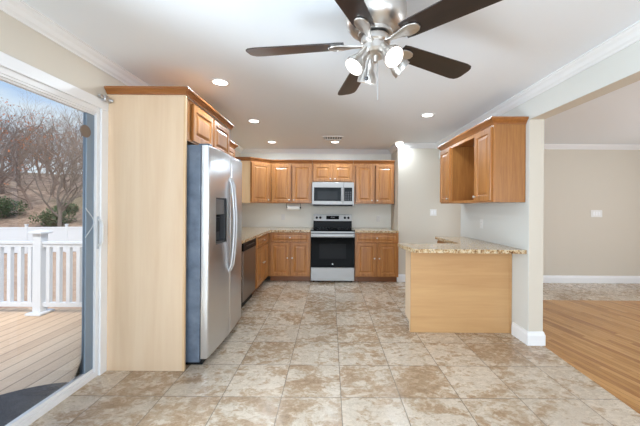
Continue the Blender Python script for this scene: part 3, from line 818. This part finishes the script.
# ------------------------------------------------------------------ ceiling fittings
def can(label, x, y):
    r = thing('recessed_light', label, 'ceiling light', (x, y, CZ))
    bm = B(); lathe(bm, [(0.062, -0.001), (0.066, -0.006), (0.085, -0.005), (0.088, -0.0005), (0.062, -0.0005)], None, 32); obj('trim_ring', bm, M['white'], r, True)
    bm = B(); lathe(bm, [(0, -0.004), (0.061, -0.003), (0.061, -0.0005), (0, -0.0005)], None, 28); obj('lens', bm, M['can_lens'], r, True)
    l = area('downlight', (0, 0, -0.012), (0, 0, 0), 0.11, 0.11, CAN_W, (0.76, 0.89, 1.0), 'DISK')
    l.parent = r
for lb, x, y in (('recessed ceiling light nearest the fridge cabinet', -1.01, 2.66), ('recessed ceiling light halfway along the left side beyond the fridge cabinet', -1.017, 3.86),
                 ('recessed ceiling light above the back left corner cabinets', -1.03, 5.11), ('recessed ceiling light just behind the ceiling vent', 0.075, 5.07),
                 ('recessed ceiling light against the top of the white wall corner', 1.195, 5.07), ('recessed ceiling light nearest the open-shelf cabinet', 1.177, 3.56)):
    can(lb, x, y)
VT = thing('ceiling_vent', 'white rectangular ceiling vent near the back of the kitchen', 'vent', (0.03, 4.75, CZ))
bm = B()
for x0, x1, y0, y1 in ((-0.17, 0.17, -0.11, -0.085), (-0.17, 0.17, 0.085, 0.11), (-0.17, -0.145, -0.085, 0.085), (0.145, 0.17, -0.085, 0.085)): box(bm, x0, x1, y0, y1, -0.012, -0.0005, 0.002)
obj('frame', bm, M['white'], VT)
bm = B(); box(bm, -0.145, 0.145, -0.085, 0.085, -0.003, -0.0006); obj('backing', bm, M['dark_grey'], VT)
bm = B()
for k in range(7):
    x = -0.12 + k * 0.04
    prism(bm, [(x - 0.011, -0.010), (x - 0.009, -0.012), (x + 0.003, -0.004), (x + 0.001, -0.0032)], -0.085, 0.085, Matrix(((1, 0, 0, 0), (0, 0, 1, 0), (0, 1, 0, 0), (0, 0, 0, 1))))
obj('louvre', bm, M['white'], VT)

# ---- ceiling fan
FX, FYY, FZ = 0.233, 1.55, 2.19
FN = thing('ceiling_fan', 'brushed nickel ceiling fan with five dark blades and four lamps', 'ceiling fan', (FX, FYY, FZ))
bm = B(); lathe(bm, [(0, 0.2585), (0.095, 0.2585), (0.098, 0.245), (0.09, 0.236), (0, 0.236)], None, 32); obj('canopy', bm, M['nickel'], FN, True)
bm = B(); lathe(bm, [(0.03, 0.235), (0.11, 0.235), (0.145, 0.215), (0.160, 0.18), (0.160, 0.125), (0.152, 0.095), (0.135, 0.072), (0.110, 0.056), (0.092, 0.050), (0.092, 0.034), (0, 0.034)], None, 40); obj('motor_housing', bm, M['nickel'], FN, True)
bm = B(); lathe(bm, [(0, 0.034), (0.066, 0.034), (0.066, 0.026), (0, 0.026)], None, 32); obj('gasket', bm, M['black'], FN, True)
bm = B(); lathe(bm, [(0, 0.026), (0.075, 0.026), (0.078, 0.012), (0.078, -0.004), (0.07, -0.012), (0, -0.012)], None, 36); obj('flywheel', bm, M['nickel'], FN, True)
bm = B(); lathe(bm, [(0, -0.012), (0.062, -0.012), (0.062, -0.02), (0.072, -0.026), (0.072, -0.05), (0.06, -0.064), (0.02, -0.072), (0.014, -0.10), (0, -0.105)], None, 32); obj('light_kit_body', bm, M['nickel'], FN, True)
def blade_set(theta):
    mt = Matrix.Rotation(theta, 4, 'Z')
    bm = B()                                          # nickel blade iron: neck and leaf shaped paddle
    prof = [(0.06, 0.014), (0.10, 0.010), (0.13, 0.012), (0.155, 0.026), (0.185, 0.036), (0.215, 0.036), (0.24, 0.026), (0.252, 0.010)]
    poly = [(x, -w) for x, w in prof] + [(x, w) for x, w in prof[::-1]]
    prism(bm, poly, -0.016, -0.007, Matrix.Identity(4), 0.003)
    bm.transform(Matrix.Rotation(RAD(-9), 4, 'X')); 
    iron = obj('blade_iron', bm, M['nickel'], FN, True); iron.rotation_euler = (0, 0, theta)
    bm = B()
    pts = [(0.165, 0.052), (0.20, 0.056), (0.645, 0.073), (0.685, 0.067), (0.703, 0.050), (0.71, 0.030)]
    poly = [(x, -w) for x, w in pts] + [(x, w) for x, w in pts[::-1]]
    prism(bm, poly, -0.006, 0.0, Matrix.Identity(4), 0.0015)
    bm.transform(Matrix.Rotation(RAD(-12), 4, 'X'))
    bl = obj('blade', bm, M['blade'], FN); bl.rotation_euler = (0, 0, theta)
for k in range(5): blade_set(3.0023 - k * RAD(72))
def lamp(phi, tilt, ln=0.10):
    root_m = Matrix.Rotation(phi, 4, 'Z') @ Matrix.Translation((0.055, 0, -0.05)) @ Matrix.Rotation(PI - tilt, 4, 'Y') @ Matrix.Scale(1.22, 4)
    bm = B()
    lathe(bm, [(0, -0.012), (0.016, -0.012), (0.022, 0.0), (0.024, 0.035), (0.025, 0.05), (0.034, 0.068), (0.041, 0.085), (0.0425, 0.105), (0.040, 0.105), (0.037, 0.085), (0.02, 0.075), (0, 0.075)], root_m, 28)
    sh = obj('lamp_shade', bm, M['nickel'], FN, True)
    bm = B(); lathe(bm, [(0, 0.098), (0.02, 0.0975), (0.036, 0.094), (0.037, 0.088), (0, 0.088)], root_m, 24); obj('bulb', bm, M['bulb'], sh, True)
for phi, tl in ((RAD(205), RAD(36)), (RAD(300), RAD(46)), (RAD(8), RAD(50)), (RAD(110), RAD(22))): lamp(phi, tl)
bm = B(); tube(bm, [(0.012, 0.0, -0.10), (0.014, -0.002, -0.30)], 0.0018, 6); obj('pull_chain', bm, M['wire'], FN)
bm = B(); tube(bm, [(-0.045, -0.025, -0.05), (-0.05, -0.03, -0.19)], 0.0012, 6); lathe(bm, [(0, -0.212), (0.009, -0.208), (0.012, -0.200), (0.009, -0.192), (0, -0.188)], Matrix.Translation((-0.05, -0.03, 0)), 14); obj('pull_knob', bm, M['dark_grey'], FN, True)

# ------------------------------------------------------------------ outside: deck, railing, ground, fence, woods
DKZ = -0.03
bm = B(); box(bm, -8.5, LX - 0.10, -3.0, 3.80, DKZ - 0.05, DKZ); struct('floor_deck', bm, M['deck'])
bm = B()
poly = [(-1.90 - 0.65 * math.sin(PI * i / 40), 1.49 + 0.72 * math.cos(PI * i / 40)) for i in range(41)]
prism(bm, poly, DKZ + 0.001, DKZ + 0.014)
tag(obj('doormat', bm, M['mat']), 'charcoal half-round doormat on the deck outside the glass door', 'doormat')

RL = thing('deck_railing', 'white vinyl deck railing with square balusters outside the door', 'railing', (-3.60, 3.63, DKZ))
def rail_seg(x0, x1):
    bm = B(); box(bm, x0, x1, -0.035, 0.035, 0.865, 0.90, 0.006); box(bm, x0, x1, -0.022, 0.022, 0.83, 0.865); obj('top_rail', bm, M['vinyl'], RL)
    bm = B(); box(bm, x0, x1, -0.022, 0.022, 0.09, 0.145, 0.004); obj('bottom_rail', bm, M['vinyl'], RL)
    n = int(round((x1 - x0) / 0.126))
    for k in range(n):
        x = x0 + (k + 0.5) * (x1 - x0) / n
        bm = B(); box(bm, x - 0.022, x + 0.022, -0.022, 0.022, 0.145, 0.83, 0.002); obj('baluster', bm, M['vinyl'], RL)
rail_seg(-2.35, -0.050); rail_seg(0.050, 1.55)
def post(x):
    bm = B(); box(bm, x - 0.049, x + 0.049, -0.049, 0.049, 0.001, 0.995, 0.004); p = obj('post', bm, M['vinyl'], RL)
    bm = B(); box(bm, x - 0.082, x + 0.082, -0.082, 0.082, 0.995, 1.02, 0.005)
    vs = [bm.verts.new(q) for q in ((x - 0.072, -0.072, 1.02), (x + 0.072, -0.072, 1.02), (x + 0.072, 0.072, 1.02), (x - 0.072, 0.072, 1.02), (x, 0, 1.045))]
    for k in range(4): bm.faces.new((vs[k], vs[(k + 1) % 4], vs[4]))
    bm.faces.new(vs[:4][::-1]); obj('post_cap', bm, M['vinyl'], p)
    bm = B(); box(bm, x - 0.095, x + 0.095, -0.095, 0.095, 0.001, 0.03, 0.006); obj('post_skirt', bm, M['vinyl'], p)
post(0.0); post(-2.4)

def gz(x, y):
    d = y - (20.5 + 0.25 * (x + 24))
    base_ = -2.0
    if d > 0: base_ += 11.5 * (1 - math.exp(-d / 26))
    return base_ + 0.12 * math.sin(x * 0.7 + y * 0.4) * (1 if d > 1 else 0.2)
def ground(name, x0, x1, y0, y1, st, m):
    bm = B(); nx = int((x1 - x0) / st); ny = int((y1 - y0) / st); g_ = {}
    for i in range(nx + 1):
        for j in range(ny + 1):
            x = x0 + (x1 - x0) * i / nx; y = y0 + (y1 - y0) * j / ny; g_[i, j] = bm.verts.new((x, y, gz(x, y)))
    for i in range(nx):
        for j in range(ny): bm.faces.new((g_[i, j], g_[i + 1, j], g_[i + 1, j + 1], g_[i, j + 1]))
    return struct(name, bm, m, None, True)
ground('ground_yard', -50, -3, 3.9, 21, 1.0, M['leaf_ground'])
ground('ground_hillside', -110, -6, 21, 95, 2.0, M['hill'])

VF = thing('vinyl_fence', 'long white vinyl privacy fence beyond the leafy yard', 'fence', (-32, 17.2, -2.0))
dirF = Vector((18, 4.4, 0)); Lf = dirF.length; VF.rotation_euler = (0, 0, math.atan2(4.4, 18))
nf = 8
for k in range(nf):
    x0 = k * Lf / nf; x1 = (k + 1) * Lf / nf
    bm = B(); box(bm, x0 + 0.06, x1 - 0.06, -0.02, 0.02, 0.06, 1.72); box(bm, x0 + 0.05, x1 - 0.05, -0.035, 0.035, 1.68, 1.80, 0.01); box(bm, x0 + 0.05, x1 - 0.05, -0.035, 0.035, 0.05, 0.2, 0.01)
    obj('fence_panel', bm, M['vinyl'], VF)
for k in range(nf + 1):
    x = k * Lf / nf
    bm = B(); box(bm, x - 0.065, x + 0.065, -0.065, 0.065, -0.1, 1.95, 0.01); box(bm, x - 0.085, x + 0.085, -0.085, 0.085, 1.95, 2.0, 0.01); obj('fence_post', bm, M['vinyl'], VF)

# bare winter trees
def tree_mesh(seed, h, r0, levels=5, leaf=False, spread=0.6):
    rnd = random.Random(seed); trunk = B(); fol = B()
    def grow(p, d, ln, r, lv):
        n = 4 if lv > 1 else 3
        pts = [p]; rs = [r]
        q = Vector(p); dd = Vector(d)
        for i in range(n):
            dd = (dd + Vector((rnd.gauss(0, 1), rnd.gauss(0, 1), rnd.gauss(0.18, 0.7))) * (0.10 if lv == levels else 0.17)).normalized()
            q = q + dd * (ln / n); pts.append(q.copy()); rs.append(max(0.004, r * (1 - 0.55 * (i + 1) / n)))
        tube(trunk, pts, rs, 6 if lv >= levels - 1 else 3, False)
        if lv == 0:
            if leaf and rnd.random() < 0.35:
                for _ in range(3):
                    c = q + Vector((rnd.gauss(0, .1), rnd.gauss(0, .1), rnd.gauss(0, .1))); u = Vector((rnd.gauss(0, 1), rnd.gauss(0, 1), rnd.gauss(0, 1))).normalized() * 0.09; v = frame_of(u)[0] * 0.06
                    fol.faces.new([fol.verts.new(c + w) for w in (-u, v, u, -v)])
            return
        kids = (7 if lv == levels else 4)
        for i in range(kids):
            t = rnd.uniform(0.35, 1.0) if i else 1.0
            k = min(n - 1, int(t * n)); base_p = pts[k].lerp(pts[k + 1], t * n - k) if t < 1 else pts[-1]
            br = rs[k] * (0.62 if i else 0.9)
            a = rnd.uniform(0, 2 * PI); u, v = frame_of(dd)
            nd = (dd * (1.0) + (u * math.cos(a) + v * math.sin(a)) * rnd.uniform(spread, spread * 2.0) * (1 if i else 0.35)).normalized()
            grow(base_p, nd, ln * rnd.uniform(0.55, 0.78), max(0.004, br), lv - 1)
    grow(Vector((0, 0, -0.3)), Vector((rnd.gauss(0, .06), rnd.gauss(0, .06), 1)), h * 0.36, r0, levels)
    return trunk, fol
def make_tree(seed, h, r0, bark, label, leaf=False, levels=4, spread=0.6):
    r = thing('bare_tree', label, 'tree', (0, 0, 0), 0, 'bare trees in the woods')
    a, b = tree_mesh(seed, h, r0, levels, leaf, spread)
    obj('branches', a, bark, r)
    if leaf: obj('dead_leaves', b, M['dead_leaf'], r)
    else: b.free()
    return r
LB = 'bare leafless tree in the woods beyond the white fence'
protos = [make_tree(11, 11, 0.20, M['bark'], LB), make_tree(23, 12.5, 0.17, M['twig'], LB, False, 4, 0.45), make_tree(37, 9.5, 0.16, M['twig'], LB, False, 4, 0.7), make_tree(53, 10.5, 0.19, M['bark'], LB, True, 4, 0.7)]
spots = []
rnd = random.Random(9)
for i in range(34):
    y = 23.5 + 32 * (i / 34) + rnd.uniform(-0.8, 0.8)
    ratio = -1.30 + 0.58 * ((i * 0.618) % 1.0) + rnd.uniform(-0.02, 0.02)
    spots.append((y * ratio, y))
used = [False] * 4
for i, (x, y) in enumerate(spots):
    k = (3, 0, 2, 1, 2, 0, 1)[i % 7]
    o = protos[k] if not used[k] else copy_tree(protos[k])
    used[k] = True
    o.location = (x, y, gz(x, y)); o.rotation_euler = (0, 0, rnd.uniform(0, 6.28)); s = rnd.uniform(0.8, 1.15); o.scale = (s, s, s)
    if k == 3:
        o['label'] = 'bare tree still holding russet dead leaves in the woods beyond the fence'; o['group'] = 'bare trees with russet leaves'

def shrub_mesh(seed, rx, rz, n):
    rnd = random.Random(seed); bm = B()
    for _ in range(n):
        d = Vector((rnd.gauss(0, 1), rnd.gauss(0, 1), rnd.gauss(0, 1))).normalized() * (rnd.random() ** 0.4)
        lump = 1 + 0.25 * math.sin(5 * d.x + seed) * math.cos(4 * d.y)
        c = Vector((d.x * rx * lump, d.y * rx * lump, rz + d.z * rz * lump)); u = Vector((rnd.gauss(0, 1), rnd.gauss(0, 1), rnd.gauss(0, 1))).normalized() * rnd.uniform(.07, .13); v = frame_of(u)[0] * u.length * 0.6
        bm.faces.new([bm.verts.new(c + w) for w in (-u, v, u, -v)])
    return bm
for i, (px, y, rx, rz, lb) in enumerate(((54, 24.5, 1.3, 0.75, 'low spreading evergreen shrub behind the middle fence posts'), (4, 25, 1.3, 0.9, 'dark evergreen shrub behind the left end of the fence in view'), (66, 27, 0.9, 0.5, 'small evergreen shrub on the slope right of the spreading one'))):
    x = (px - 330.3) / 292 * y
    sh = thing('evergreen_shrub', lb, 'shrub', (x, y, gz(x, y) - 0.05))
    obj('foliage', shrub_mesh(i + 2, rx, rz, 1500), M['evergreen'], sh)
    bm = B()
    for k in range(5): tube(bm, [(0, 0, -0.1), (rx * 0.5 * math.cos(k * 1.26), rx * 0.5 * math.sin(k * 1.26), rz * 1.2)], [0.03, 0.01], 5)
    obj('stem', bm, M['twig'], sh)
